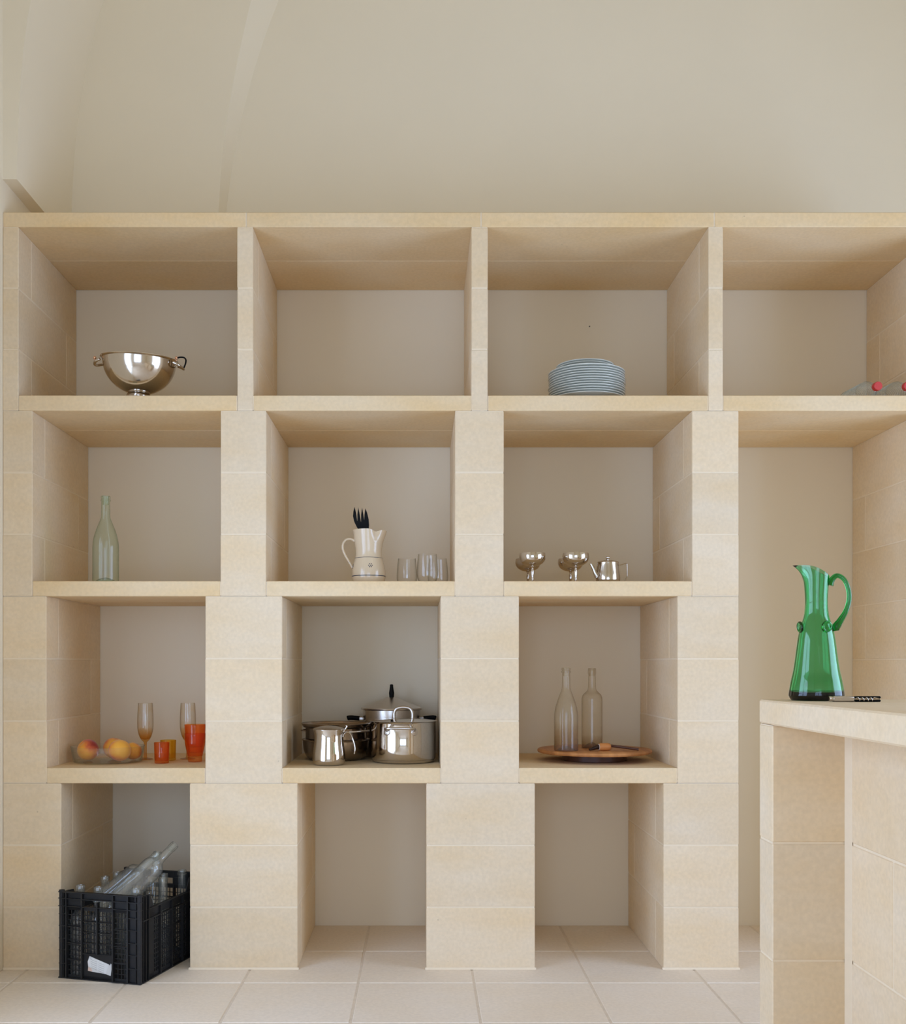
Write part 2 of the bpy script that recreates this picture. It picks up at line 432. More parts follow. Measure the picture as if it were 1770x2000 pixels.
# vault springer on the left and the shallow wall rib beside it
def springer():
    pts = [(33, 350), (34, 300), (37, 220), (42, 140), (49, 70), (60, 0), (75, -80), (98, -170), (135, -270), (190, -380), (270, -500), (380, -620)]
    pts = [(X(a, 0), Z(b, 0)) for a, b in pts]
    pts = smooth_profile(pts, 3, False)
    poly = [(p[0], p[1]) for p in pts if p[1] < ZC] ; top = poly[-1]
    poly = [(XL, poly[0][1])] + poly + [(top[0], ZC), (XL, ZC)]
    bm = newbm(); M = Matrix(((1, 0, 0, 0), (0, 0, 1, 0), (0, 1, 0, 0), (0, 0, 0, 1)))
    prism(bm, poly, 0.0, YB, M)
    struct('trim_1', bm, PLASTER, 35)
springer()
def rib():
    yf = YB - .055
    c1 = [(424, 480), (427, 413), (435, 300), (449, 200), (468, 100), (491, 0), (522, -100), (566, -210)]
    c2 = [(438, 480), (442, 413), (458, 300), (480, 200), (508, 100), (545, 0), (592, -100), (655, -210)]
    a = smooth_profile([(X(p, yf), Z(q, yf)) for p, q in c1], 4, False); b = smooth_profile([(X(p, YB), Z(q, YB)) for p, q in c2], 4, False)
    xl = X(80, yf); bm = newbm()
    A = [bm.verts.new((p[0], yf, p[1])) for p in a]; B = [bm.verts.new((p[0], YB, p[1])) for p in b]
    L = [bm.verts.new((xl, yf, p[1])) for p in a]; K = [bm.verts.new((xl, YB, p[1])) for p in b]
    for i in range(len(A) - 1):
        bm.faces.new((L[i], A[i], A[i + 1], L[i + 1])); bm.faces.new((A[i], B[i], B[i + 1], A[i + 1]))
        bm.faces.new((L[i], K[i], K[i + 1], L[i + 1])); bm.faces.new((K[i], B[i], B[i + 1], K[i + 1]))
    bm.faces.new((L[0], A[0], B[0], K[0])); bm.faces.new((L[-1], A[-1], B[-1], K[-1]))
    struct('trim_2', bm, PLASTER, 30)
rib()

# ------------------------------------------------------------------ limestone shelving
SH = thing('shelving', 'built-in pale limestone shelving with open niches across the back wall', 'shelving', (0, 0, 0))
YD = YB - .002
def zr(py): return (1893 - py) / 560.0
G = .0019
def pillar(x0, x1, joints):
    """stack of stone courses with lime joints; every other course split in depth"""
    bm = newbm(True)
    for k, (za, zb) in enumerate(zip(joints, joints[1:])):
        sp = .12 if k % 2 == 0 else .486
        j = random.uniform(-.0012, .0012)
        chbox(bm, x0 + j * .5, x1 + j * .5, j * .5 + .0005, sp - G, za + G, zb - G, .0022)
        chbox(bm, x0 + j * .3, x1 + j * .3, sp + G, YD, za + G, zb - G, .0022)
    chbox(bm, x0 + .0012, x1 - .0012, .0016, YD - .002, joints[0] + .0005, joints[-1] - .0005, 0, 1, .5)
    return obj('pillar', bm, [STONE, MORTAR], SH)
def shelf(x0, x1, z0, z1, name='shelf'):
    bm = newbm(True)
    h = .304
    chbox(bm, x0 + G, x1 - G, .0008, h - .001, z0, z1, .002)
    chbox(bm, x0 + G, x1 - G, h + .001, YD, z0, z1, .002)
    chbox(bm, x0 + .0002, x1 - .0002, .0022, YD - .002, z0 + .0012, z1 - .0012, 0, 1, .5)
    return obj(name, bm, [SLAB, MORTAR], SH)
def fx(px): return (px - VX) / 560.0
ZR = [zr(443), zr(802), zr(1164.5), zr(1530), 0.0]
def courses(z0, z1, n): return [z0 + (z1 - z0) * k / n for k in range(n + 1)]
ROWS = [(3, [(5, 36), (463.5, 494.5), (921, 953), (1384, 1412.5), (1840, 1872)]),
        (3, [(5, 63), (431, 520), (889, 984), (1352, 1443)]),
        (3, [(5, 90.5), (401, 551), (861, 1014), (1323.5, 1443)]),
        (3, [(5, 119), (371, 581.5), (833, 1045), (1296, 1443)])]
for i, (n, spans) in enumerate(ROWS):
    for a, b in spans: pillar(XL + .0005 if a == 5 else fx(a), fx(b), courses(ZR[i + 1], ZR[i], n))
pillar(fx(1808), fx(1872), courses(0, ZR[1], 9))
for i, py in ((0, 772), (1, 1135), (2, 1500)):
    sp = ROWS[i][1]
    for (a, b), (c, d) in zip(sp, sp[1:]): shelf(fx(b), fx(c), ZR[i + 1], zr(py))
for a, b in ((5, 481), (481, 940), (940, 1396), (1396, 1872)):
    shelf(XL + .0005 if a == 5 else fx(a), fx(b), ZR[0], zr(414.5), 'top_slab')
# mortar fillet at the foot of the pillars is part of the masonry
for a, b in ROWS[3][1]:
    bm = newbm(); x0, x1 = (XL + .001 if a == 5 else fx(a)), fx(b)
    prism(bm, [(-.005, 0), (0, 0), (0, .006)], x0 - (0 if a == 5 else .004), x1 + .004, Matrix(((0, 0, 1, 0), (1, 0, 0, 0), (0, 1, 0, 0), (0, 0, 0, 1))))
    obj('mortar_fillet', bm, MORTAR, SH)
Z1, Z2, Z3 = zr(772), zr(1135), zr(1500)

bm = newbm(); tube(bm, [(0, 0, 0), (0, -.006, -.001)], .0022, 8)
n_ = obj('nail', bm, NAIL, loc=(X(1152, .605), .6095, Z(637, .605)), smooth=40)
tag(n_, 'tiny dark nail in the plaster above the plate stack', 'nail')

# ------------------------------------------------------------------ counter on the right
CT = EYE - .082; CYF = -1.10; CX0 = 662 / 2016 * 2.5; CYN = -3.0; CXR = 1.85
def counter():
    t = thing('countertop', 'thick pale limestone countertop holding the green jug', 'countertop', (CX0, CYF, CT - .057))
    bm = newbm(True); chbox(bm, 0, CXR - CX0, CYN - CYF, 0, 0, .057, .004)
    obj('slab', bm, STONE, t)
    b = thing('counter_base', 'limestone block base under the countertop at right', 'counter', (CX0, CYF, 0))
    z1 = CT - .0575; zs = [z1 - .275 * k for k in range(4)] + [0.0005]; zs = sorted(zs)
    bm = newbm(True)
    for za, zb in zip(zs, zs[1:]): chbox(bm, .001, CXR - CX0 - .05, -.09, 0, za + .0016, zb - .0016, .003)
    chbox(bm, .003, CXR - CX0 - .052, -.088, -.002, .001, z1 - .0005, 0, 1, .5)
    obj('end_panel', bm, [STONE, MORTAR], b)
    bm = newbm(True)
    for za, zb in zip(zs, zs[1:]): chbox(bm, .001, .1808, -.92, -.83, za + .0016, zb - .0016, .003)
    chbox(bm, .003, .1805, -.918, -.832, .001, z1 - .0005, 0, 1, .5)
    obj('shading_divider', bm, [STONE, MORTAR], b)  # unseen divider, added to keep rear light off the end panel
    bm = newbm(True); xr = .182; y = -.0925
    segs = [y, y - .012, y - .40, y - .81, CYN - CYF]
    for k, (za, zb) in enumerate(zip(zs, zs[1:])):
        ys = [y, -.31 - .27 * (k % 2), -.9 + .1 * (k % 2), -1.45, CYN - CYF + .02]
        for a, c in zip(ys, ys[1:]): chbox(bm, xr, xr + .09, c + .0016, a - .0016, za + .0016, zb - .0016, .003)
    chbox(bm, xr + .002, xr + .088, CYN - CYF + .022, y - .001, .001, z1 - .0005, 0, 1, .5)
    prism(bm, [(xr - .012, y + .0026), (xr, y + .0026), (xr, y - .012)], .002, z1 - .001, None, 1)
    obj('side_panel', bm, [STONE, MORTAR], b)
counter()

# ------------------------------------------------------------------ green jug and corkscrew
def green_jug():
    Yc = 2.43 - D
    t = thing('glass_jug', 'tall green glass jug with a looped handle on the countertop', 'jug', (X(1595, Yc), Yc, CT + .0005), (0, 0, math.radians(-14)))
    # outer wall (r,z), then the shaped lip, then the inner wall back down
    o = smooth_profile([(.0, 0), (.050, 0), (.0575, .0022), (.0618, .009), (.0622, .016), (.0575, .045), (.0520, .070), (.0470, .105), (.0420, .143), (.0365, .171), (.0305, .190), (.0272, .205), (.0256, .226), (.0258, .248), (.0268, .262)], 4)
    i_ = smooth_profile([(.0238, .262), (.0228, .248), (.0226, .226), (.0242, .205), (.0275, .190), (.0335, .171), (.0390, .143), (.0440, .105), (.0490, .070), (.0540, .045), (.0580, .024), (.0560, .0175), (.045, .016), (.0, .017)], 4)
    N = 72; bm = newbm(); rings = []
    def ring(r, z): return [bm.verts.new((r * math.cos(2 * PI * k / N), r * math.sin(2 * PI * k / N), z)) for k in range(N)] if r > 1e-6 else [bm.verts.new((0, 0, z))]
    def lip(tt, inner):
        vs = []
        for k in range(N):
            ph = 2 * PI * k / N; s = (1 - math.cos(ph)) / 2
            zt = .290 + .034 * s ** .8
            w = s ** 5
            r0 = (.0238 if inner else .0268) + .0018 * tt
            r = r0 + tt ** 2.4 * .025 * w
            sx = math.cos(ph) * r; sy = math.sin(ph) * (r0 * (1 - .25 * w * tt) )
            vs.append(bm.verts.new((sx, sy, .262 + (zt - .262) * tt - .006 * w * tt ** 4)))
        return vs
    rings += [ring(*p) for p in o]
    rings += [lip(k / 8, False) for k in range(1, 9)]
    rings += [lip(k / 8, True) for k in range(8, 0, -1)]
    rings += [ring(*p) for p in i_]
    for a, b in zip(rings, rings[1:]):
        for k in range(N):
            q = (k + 1) % N
            if len(a) == 1: bm.faces.new((a[0], b[q], b[k]))
            elif len(b) == 1: bm.faces.new((a[k], a[q], b[0]))
            else: bm.faces.new((a[k], a[q], b[q], b[k]))
    obj('body', bm, GREEN, t, smooth=60)
    bm = newbm()
    hp = smooth_profile([(.0292, 0, .270, .0088), (.0335, 0, .282, .0072), (.045, 0, .2925, .0058), (.060, 0, .284, .0052), (.0700, 0, .262, .0052), (.0718, 0, .235, .0054), (.0645, 0, .2085, .006), (.052, 0, .186, .0078), (.0435, 0, .172, .0098), (.0438, 0, .163, .0065)], 5)
    tube(bm, [p[:3] for p in hp], [p[3] for p in hp], 16)
    obj('handle', bm, GREEN, t, smooth=60)
    for ang, r0 in ((math.radians(198), .0385), (math.radians(-62), .0385)):
        bm = newbm()
        lathe(bm, smooth_profile([(0, .002), (.004, .0022), (.0075, .0014), (.0105, .0045), (.0130, .0030), (.0138, .0), (.011, -.002), (0, -.002)], 3), 32)
        M = Matrix.Translation((r0 * math.cos(ang), r0 * math.sin(ang), .172)) @ Matrix.Rotation(ang, 4, 'Z') @ Matrix.Rotation(PI / 2 + .12, 4, 'Y')
        for v in bm.verts: v.co = M @ v.co
        obj('glass_seal', bm, GREEN, t, smooth=60)
green_jug()

def corkscrew():
    Yc = -1.275
    t = thing('corkscrew', 'folded steel corkscrew with a black handle lying before the green jug', 'corkscrew', (X(1669, Yc), Yc, CT + .0003))
    bm = newbm(); chbox(bm, -.050, 0, -.0065, .0065, 0, .0128, .003); obj('steel_body', bm, STEELB, t, smooth=40)
    bm = newbm(); tube(bm, [(-.0575, 0, .0068), (-.0555, 0, .0068), (-.0545, 0, .0068), (-.0495, 0, .0068)], [.005, .0064, .0060, .0055], 16); obj('hinge_cap', bm, STEELP, t, smooth=40)
    for z0, z1 in ((.0001, .0052), (.0078, .0128)):
        bm = newbm(); chbox(bm, .0002, .058, -.006, .006, z0, z1, .0018); obj('handle_arm', bm, BLACKPL, t, smooth=30)
    bm = newbm()
    hx = [(.002 + .040 * k / 80, -.0040 + .0035 * math.cos(2 * PI * 4.2 * k / 80) - .0035, .0065 + .0040 * math.sin(2 * PI * 4.2 * k / 80)) for k in range(81)]
    tube(bm, hx + [(.056, -.0045, .0066)], .0009, 8); obj('worm', bm, STEELP, t, smooth=60)
corkscrew()

# ------------------------------------------------------------------ bottles
def burgundy(r, h):
    return smooth_profile([(0, .018), (r * .55, .010), (r * .86, .0005), (r * .955, .0008), (r, .006), (r, .06), (r, .36 * h), (r * .985, .44 * h), (r * .90, .52 * h), (r * .74, .60 * h), (r * .56, .67 * h), (.0165, .745 * h), (.0152, .80 * h), (.0146, .905 * h), (.0146, .935 * h)], 4) + \
        [(.0146, .94 * h), (.0168, .943 * h), (.0168, .957 * h), (.0152, .961 * h), (.0152, .968 * h), (.0160, .972 * h), (.0162, .993 * h), (.0150, h), (.0112, h), (.0102, .985 * h), (.0102, .90 * h)]
def bordeaux(r, h):
    return smooth_profile([(0, .022), (r * .55, .012), (r * .86, .0005), (r * .955, .0008), (r, .006), (r, .06), (r, .5 * h), (r, .595 * h), (r * .975, .632 * h), (r * .86, .668 * h), (r * .64, .695 * h), (r * .47, .72 * h), (.0152, .755 * h), (.0143, .82 * h), (.0138, .91 * h)], 4) + \
        [(.0138, .925 * h), (.0152, .928 * h), (.0153, .95 * h), (.0150, .993 * h), (.0140, h), (.0108, h), (.0098, .985 * h), (.0098, .9 * h)]
def bottle(prof, mat_, label, loc, rot=(0, 0, 0), group=None):
    bm = newbm(); lathe(bm, prof, 40)
    o = obj('glass_bottle', bm, mat_, loc=loc, smooth=50, rot=rot)
    return tag(o, label, 'bottle', group)
bottle(burgundy(.0452, .3055), PALEGREEN, 'pale green glass wine bottle standing alone in the second-row niche', (X(206.5, .058), .058, Z2 + .0003))

# ------------------------------------------------------------------ round board with two bottles and a pipe
TT = .745
def board():
    xc = X(1161, .30)
    t = thing('round_board', 'round turning wooden board carrying two empty wine bottles', 'board', (xc, .30, Z3 + .0003))
    bm = newbm(); z0, z1 = .0285, TT - Z3 - .0003
    lathe(bm, [(0, z0), (.205, z0), (.2115, z0 + .002), (.2145, z0 + .0075), (.2125, z1 - .002), (.2095, z1), (0, z1)], 96)
    obj('board_top', bm, BOARD, t, smooth=35)
    bm = newbm(); lathe(bm, [(0, 0), (.118, 0), (.12, .002), (.12, .026), (.118, .0284), (0, .0284)], 64)
    obj('turntable_base', bm, DARKWOOD, t, smooth=35)
board()
bottle(burgundy(.0438, .3055), DUSTY, 'dusty sloping-shouldered bottle stained brown inside on the round board', (X(1106, .21), .21, TT + .0003))
bottle(bordeaux(.0392, .3035), DUSTY2, 'hazy square-shouldered wine bottle on the round board', (X(1156.5, .345), .345, TT + .0003))
def pipe():
    y0 = .20; s = F / (D + y0)
    t = thing('wooden_pipe', 'orange wooden pipe with dark stem lying on the round board', 'pipe', (X(1181, y0), y0, TT + .0145))
    bm = newbm()   # bowl, lying on its side
    M = Matrix.Rotation(math.radians(100), 4, 'Z') @ Matrix.Rotation(PI / 2 + .0, 4, 'Y') 
    M = Matrix.Rotation(math.radians(8), 4, 'Z') @ Matrix.Rotation(PI / 2, 4, 'Y')
    lathe(bm, [(0, -.021), (.0115, -.021), (.0135, -.019), (.0142, -.008), (.0142, .010), (.0130, .019), (.0105, .022), (0, .022)], 28, M=M)
    obj('bowl', bm, ORANGEWOOD, t, smooth=40)
    bm = newbm()
    lathe(bm, [(.0085, -.0225), (.0118, -.0225), (.0118, -.0212), (.0085, -.0212)], 28, M=M, close=True)
    obj('ring', bm, simple('pale_ring', (.7, .6, .5), .3), t, smooth=40)
    bm = newbm()
    pts = [(-.0226, -.003, 0), (-.034, -.005, -.002), (-.046, -.008, -.006), (-.058, -.012, -.0095)]
    tube(bm, pts, [.0105, .0095, .0075, .0045], 16, flat=.8); obj('mouthpiece', bm, simple('dark_mouthpiece', (.022, .008, .006), .3), t, smooth=40)
    bm = newbm()
    pts = smooth_profile([(.020, .006, .004), (.05, .004, .001), (.09, -.006, -.004), (.122, -.016, -.0075)], 4)
    tube(bm, pts, [.0048] * (len(pts) - 1) + [.0062], 14); obj('stem', bm, DARKWOOD, t, smooth=40)
pipe()

# ------------------------------------------------------------------ fruit bowl, glasses (third-row left niche)
BX, BY = X(211, .212), .212
def fruit_bowl():
    bm = newbm()
    lathe(bm, smooth_profile([(0, .002), (.10, .002), (.117, .003), (.1225, .008), (.126, .025), (.1305, .056), (.1322, .0592), (.1318, .0610), (.1300, .0600), (.1272, .05), (.1222, .022), (.1185, .0095), (.112, .007), (0, .0068)], 3), 72)
    o = obj('fruit_bowl', bm, BOWLGL, loc=(BX, BY, Z3 + .0003), smooth=50)
    tag(o, 'shallow clear glass bowl holding four peaches', 'bowl')
fruit_bowl()
def peach(px, py, Y, r, rot, label):
    bm = newbm(); n = 28
    bmesh.ops.create_uvsphere(bm, u_segments=40, v_segments=n, radius=1)
    for v in bm.verts:
        c = v.co; ph = math.atan2(c.y, c.x); q = math.hypot(c.x, c.y)
        k = 1 - .045 * math.exp(-(ph / .22) ** 2) * q - .16 * math.exp(-(q / .28) ** 2) * (1 if c.z > 0 else .35) - .03 * abs(c.z)
        v.co = c * r * k
    o = obj('peach', bm, PEACH, loc=(X(px, Y), Y, Z(py, Y)), smooth=180, rot=rot)
    return tag(o, label, 'peach', 'peaches in the glass bowl')
zz = Z3 + .0075
def py_on(r, Y): return VY + (EYE - (zz + r)) * F / (D + Y)
peach(172, py_on(.0395, .205), .205, .0395, (.3, -.75, .3), 'peach with a dark red cheek alone on the bowl side by the niche wall')
peach(234, py_on(.0405, .165), .165, .0405, (.4, .35, 2.4), 'yellow peach at the front of the glass bowl')
peach(223, py_on(.0405, .270) , .270, .0405, (.2, -.2, 2.2), 'orange-red peach at the back of the glass bowl')
peach(260, py_on(.0325, .232), .232, .0325, (.5, .3, 1.2), 'orange peach against the bowl side nearest the flute')

def flute(loc, label):
    bm = newbm()
    p = smooth_profile([(0, .002), (.02, .002), (.0275, .001), (.0280, .0025), (.018, .0045), (.008, .007), (.0062, .012), (.0055, .035), (.0058, .062), (.0085, .068), (.0165, .076), (.0235, .090), (.0282, .108), (.0302, .13), (.0300, .16), (.0285, .19), (.0272, .2125), (.0262, .2130), (.0262, .2115), (.0276, .19), (.0290, .16), (.0291, .13), (.0272, .109), (.0225, .0915), (.0155, .079), (.0, .0745)], 3)
    lathe(bm, p, 40)
    o = obj('champagne_flute', bm, AMBER, loc=loc, smooth=60)
    return tag(o, label, 'glass', 'amber champagne flutes')
flute((X(284, .33), .33, Z3 + .0003), 'amber-tinted champagne flute standing by the fruit bowl')
flute((X(367, .34), .34, Z3 + .0003), 'amber-tinted champagne flute standing behind the stacked orange tumblers')
def tumbler(loc, rt, rb, h, m, label, name='tumbler', hb=.008):
    bm = newbm()
    lathe(bm, [(0, .0008), (rb - .002, .0008), (rb, .002), (rb + (rt - rb) * .5, h * .5), (rt, h - .001), (rt - .0008, h), (rt - .0018, h - .0008), (rb + (rt - rb) * .5 - .002, h * .5), (rb - .0024, hb), (0, hb)], 40)
    o = obj(name, bm, m, loc=loc, smooth=50)
    return tag(o, label, 'glass')
tumbler((X(316, .175), .175, Z3 + .0003), .0280, .0258, .0765, ORANGE, 'small straight orange glass tumbler before the yellow one')
tumbler((X(328.5, .285), .285, Z3 + .0003), .0295, .0285, .0770, YELLOW, 'small yellow glass tumbler behind the orange one')
def stacker(z, label):
    bm = newbm(); h = .105
    lathe(bm, smooth_profile([(0, .001), (.0225, .001), (.0255, .0025), (.0262, .012), (.0262, .0195)], 2) + smooth_profile([(.0275, .022), (.0325, .045), (.0368, .066), (.0378, .080), (.0392, h - .001)], 3) +
          [(.0386, h), (.0378, h - .001)] + smooth_profile([(.0366, .080), (.0355, .066), (.0312, .045), (.026, .024), (.0235, .021), (0, .021)], 2), 44)
    o = obj('stacking_tumbler', bm, ORANGE, loc=(X(381, .235), .235, z), smooth=50)
    return tag(o, label, 'glass', 'stacked orange tumblers')
stacker(Z3 + .0003, 'lower of two nested tapered orange tumblers, standing on the shelf')
stacker(Z3 + .0003 + .0335, 'upper of two nested tapered orange tumblers, sunk into the lower')

# ------------------------------------------------------------------ pots (third-row middle niche)
def torus_path(r, z, a0, a1, n=24): return [(r * math.cos(a0 + (a1 - a0) * k / n), r * math.sin(a0 + (a1 - a0) * k / n), z) for k in range(n + 1)]
def shell(bm, prof, th=.0015, n=64):
    """thin-walled vessel: outer profile from the axis up, then the inner wall"""
    inner = [(max(0, r - th), z + (th if r < 1e-6 or i == 0 else 0)) for i, (r, z) in enumerate(prof)][::-1]
    zb = prof[0][1] + th
    inner = [(r, max(z, zb)) for r, z in inner]
    lathe(bm, prof + inner, n)
def casserole():
    Y = .245
    t = thing('casserole_pot', 'shiny lidded steel casserole at the front of the pot niche', 'pot', (X(788, Y), Y, Z3 + .0003), (0, 0, math.radians(-4)))
    R, H = .1205, .150
    bm = newbm(); shell(bm, [(0, 0), (R * .86, 0), (R * .93, .002), (R * .955, .008), (R * .955, .0105), (R * .985, .013), (R, .02), (R, .08), (R, H - .006), (R + .001, H - .003), (R + .0035, H)], .002)
    obj('body', bm, STEELP, t, smooth=30)
    l = newbm(); lathe(l, smooth_profile([(R + .0042, H + .0006), (R + .005, H + .002), (R - .003, H + .0036), (R * .8, H + .006), (R * .5, H + .010), (R * .2, H + .0115), (0, H + .0118)], 3) + [(0, H + .0088), (R * .8, H + .003), (R - .004, H + .0008)], 64, close=True)
    lid = obj('lid', l, STEELP, t, smooth=40)
    bm = newbm(); z0 = H + .0085
    pts = smooth_profile([(-.034, -.0, z0), (-.034, 0, z0 + .022), (-.026, 0, z0 + .037), (-.010, 0, z0 + .0425), (.010, 0, z0 + .0425), (.026, 0, z0 + .037), (.034, 0, z0 + .022), (.034, 0, z0)], 4)
    tube(bm, pts, .0062, 12, flat=1.0); 
    for s in (-1, 1): lathe(bm, [(0, 0), (.013, 0), (.013, .0015), (.0115, .003), (0, .003)], 20, c=(s * .034, 0, z0 + .0005))
    obj('lid_handle', bm, STEELB, lid, smooth=50)
    for sg in (-1,):
        bm = newbm(); zh = .128
        pts = smooth_profile([(-.050, sg * (R - .004), zh - .006), (-.052, sg * (R + .012), zh), (-.046, sg * (R + .031), zh + .003), (-.02, sg * (R + .036), zh + .004), (.02, sg * (R + .036), zh + .004), (.046, sg * (R + .031), zh + .003), (.052, sg * (R + .012), zh), (.050, sg * (R - .004), zh - .006)], 4)
        tube(bm, pts, .0052, 12)
        h = obj('side_handle', bm, STEELB, t, smooth=50)
        for s in (-1, 1):
            bm = newbm(); a = math.asin(s * .050 / R)
            M = Matrix.Rotation((-a if sg < 0 else a) + (0 if sg < 0 else PI), 4, 'Z') @ Matrix.Translation((0, -R - .0003, zh - .012)) @ Matrix.Rotation(PI / 2, 4, 'X')
            lathe(bm, [(0, 0), (.013, 0), (.013, .0012), (.012, .002), (.0042, .002), (.0038, .0035), (0, .0042)], 20, M=M)
            obj('rivet_plate', bm, STEELB, h, smooth=40)
casserole()
def dutch_oven():
    Y = .484; R = .114
    t = thing('dutch_oven', 'large steel pot with cone lid and black grips at the niche back', 'pot', (X(765, Y), Y, Z3 + .0003))
    H = .186
    bm = newbm(); shell(bm, [(0, 0), (R * .9, 0), (R * .97, .003), (R, .012), (R, .1), (R, H)], .002); obj('body', bm, STEELB, t, smooth=30)
    bm = newbm(); lathe(bm, [(R + .001, H - .004), (R + .0065, H - .002), (R + .0075, H + .002), (R + .0065, H + .0045), (R * .5, H + .030), (.02, H + .045), (0, H + .0455), (0, H + .043), (R * .5, H + .027), (R, H + .002)], 64, close=True)
    lid = obj('lid', bm, STEELB, t, smooth=20)
    bm = newbm(); lathe(bm, smooth_profile([(0, H + .022), (.006, H + .022), (.0072, H + .030), (.0102, H + .060), (.0098, H + .066), (.0068, H + .086), (.0062, H + .094), (.004, H + .0965), (0, H + .097)], 3), 20)
    obj('knob', bm, BLACKPL, lid, smooth=40)
    for s in (-1, 1):
        bm = newbm(); zh = .148
        chbox(bm, min(s * (R - .002), s * (R + .014)), max(s * (R - .002), s * (R + .014)), -.012, .012, zh - .006, zh + .006, .002)
        h = obj('handle_bracket', bm, STEELB, t, smooth=30)
        bm = newbm()
        pts = smooth_profile([(s * (R + .012), -.0, zh), (s * (R + .022), 0, zh + .001), (s * (R + .045), 0, zh + .003), (s * (R + .058), 0, zh + .002), (s * (R + .0625), 0, zh + .001)], 3)
        tube(bm, pts, [.009] + [.0105] * (len(pts) - 3) + [.009, .004], 14, flat=.9)
        obj('grip', bm, BLACKPL, h, smooth=50)
dutch_oven()
def steamer():
    Y = .345; xc = X(657, Y)
    t = thing('saucepan', 'round-bellied dark steel saucepan holding a flared pan, behind the milk pot', 'saucepan', (xc, Y, Z3 + .0003))
    bm = newbm(); shell(bm, smooth_profile([(0, 0), (.09, 0), (.103, .003), (.115, .014), (.1235, .035), (.1262, .055), (.1275, .072)], 3) + [(.1305, .0745), (.1312, .0765), (.1300, .0775)], .0018); obj('body', bm, STEELD, t, smooth=40)
    p = thing('flared_pan', 'wide-rimmed steel pan nested in the round-bellied saucepan', 'pan', (xc, Y, Z3 + .0003))
    bm = newbm(); shell(bm, [(0, .012), (.085, .012), (.108, .016), (.1155, .024), (.1165, .04), (.1170, .118), (.1180, .121), (.1262, .1245), (.1300, .131), (.1330, .1375), (.1318, .1388)], .0016); obj('body', bm, STEELD, p, smooth=40)
    bm = newbm(); pts = smooth_profile([(-.112, -.028, .1105), (-.128, -.022, .111), (-.1325, 0, .111), (-.128, .022, .111), (-.112, .028, .1105)], 4)
    tube(bm, pts, .004, 10, flat=.7); obj('side_handle', bm, STEELD, p, smooth=50)
    bm = newbm(); pts = smooth_profile([(.040, -.113, .108), (.046, -.128, .110), (.085, -.122, .112), (.118, -.092, .112), (.128, -.078, .112), (.112, -.045, .109)], 4)
    tube(bm, pts, .0042, 10); obj('side_handle', bm, STEELB, p, smooth=50)
steamer()
def milk_pot():
    Y = .118
    t = thing('milk_pot', 'small pear-shaped steel milk pot with lid and wire handle', 'pot', (X(642.5, Y), Y, Z3 + .0003), (0, 0, math.radians(-8)))
    bm = newbm(); shell(bm, smooth_profile([(0, 0), (.046, 0), (.0535, .002), (.0575, .008), (.0590, .022), (.0585, .038), (.0555, .062), (.0525, .085), (.0520, .104), (.0545, .118), (.0565, .126), (.0568, .1275)], 4), .0015, 56); obj('body', bm, STEELP, t, smooth=45)
    bm = newbm(); lathe(bm, smooth_profile([(.0572, .1280), (.0575, .1292), (.050, .1325), (.03, .1378), (.012, .1405), (0, .141)], 3) + [(0, .139), (.03, .136), (.05, .1305)], 48, close=True); obj('lid', bm, STEELB, t, smooth=40)
    bm = newbm()
    pts = smooth_profile([(.0535, 0, .100), (.058, 0, .112), (.0700, 0, .1165), (.080, 0, .110), (.0915, 0, .082), (.0960, 0, .058), (.0940, 0, .040)], 5)
    tube(bm, pts, .0026, 10, flat=1.8, up=Vector((0, 1, 0))); obj('handle', bm, STEELP, t, smooth=50)
    bm = newbm(); tube(bm, smooth_profile([(.0545, 0, .118), (.060, 0, .128), (.066, 0, .137), (.063, 0, .142)], 3), .003, 10); obj('thumb_lift', bm, STEELP, t, smooth=50)
milk_pot()

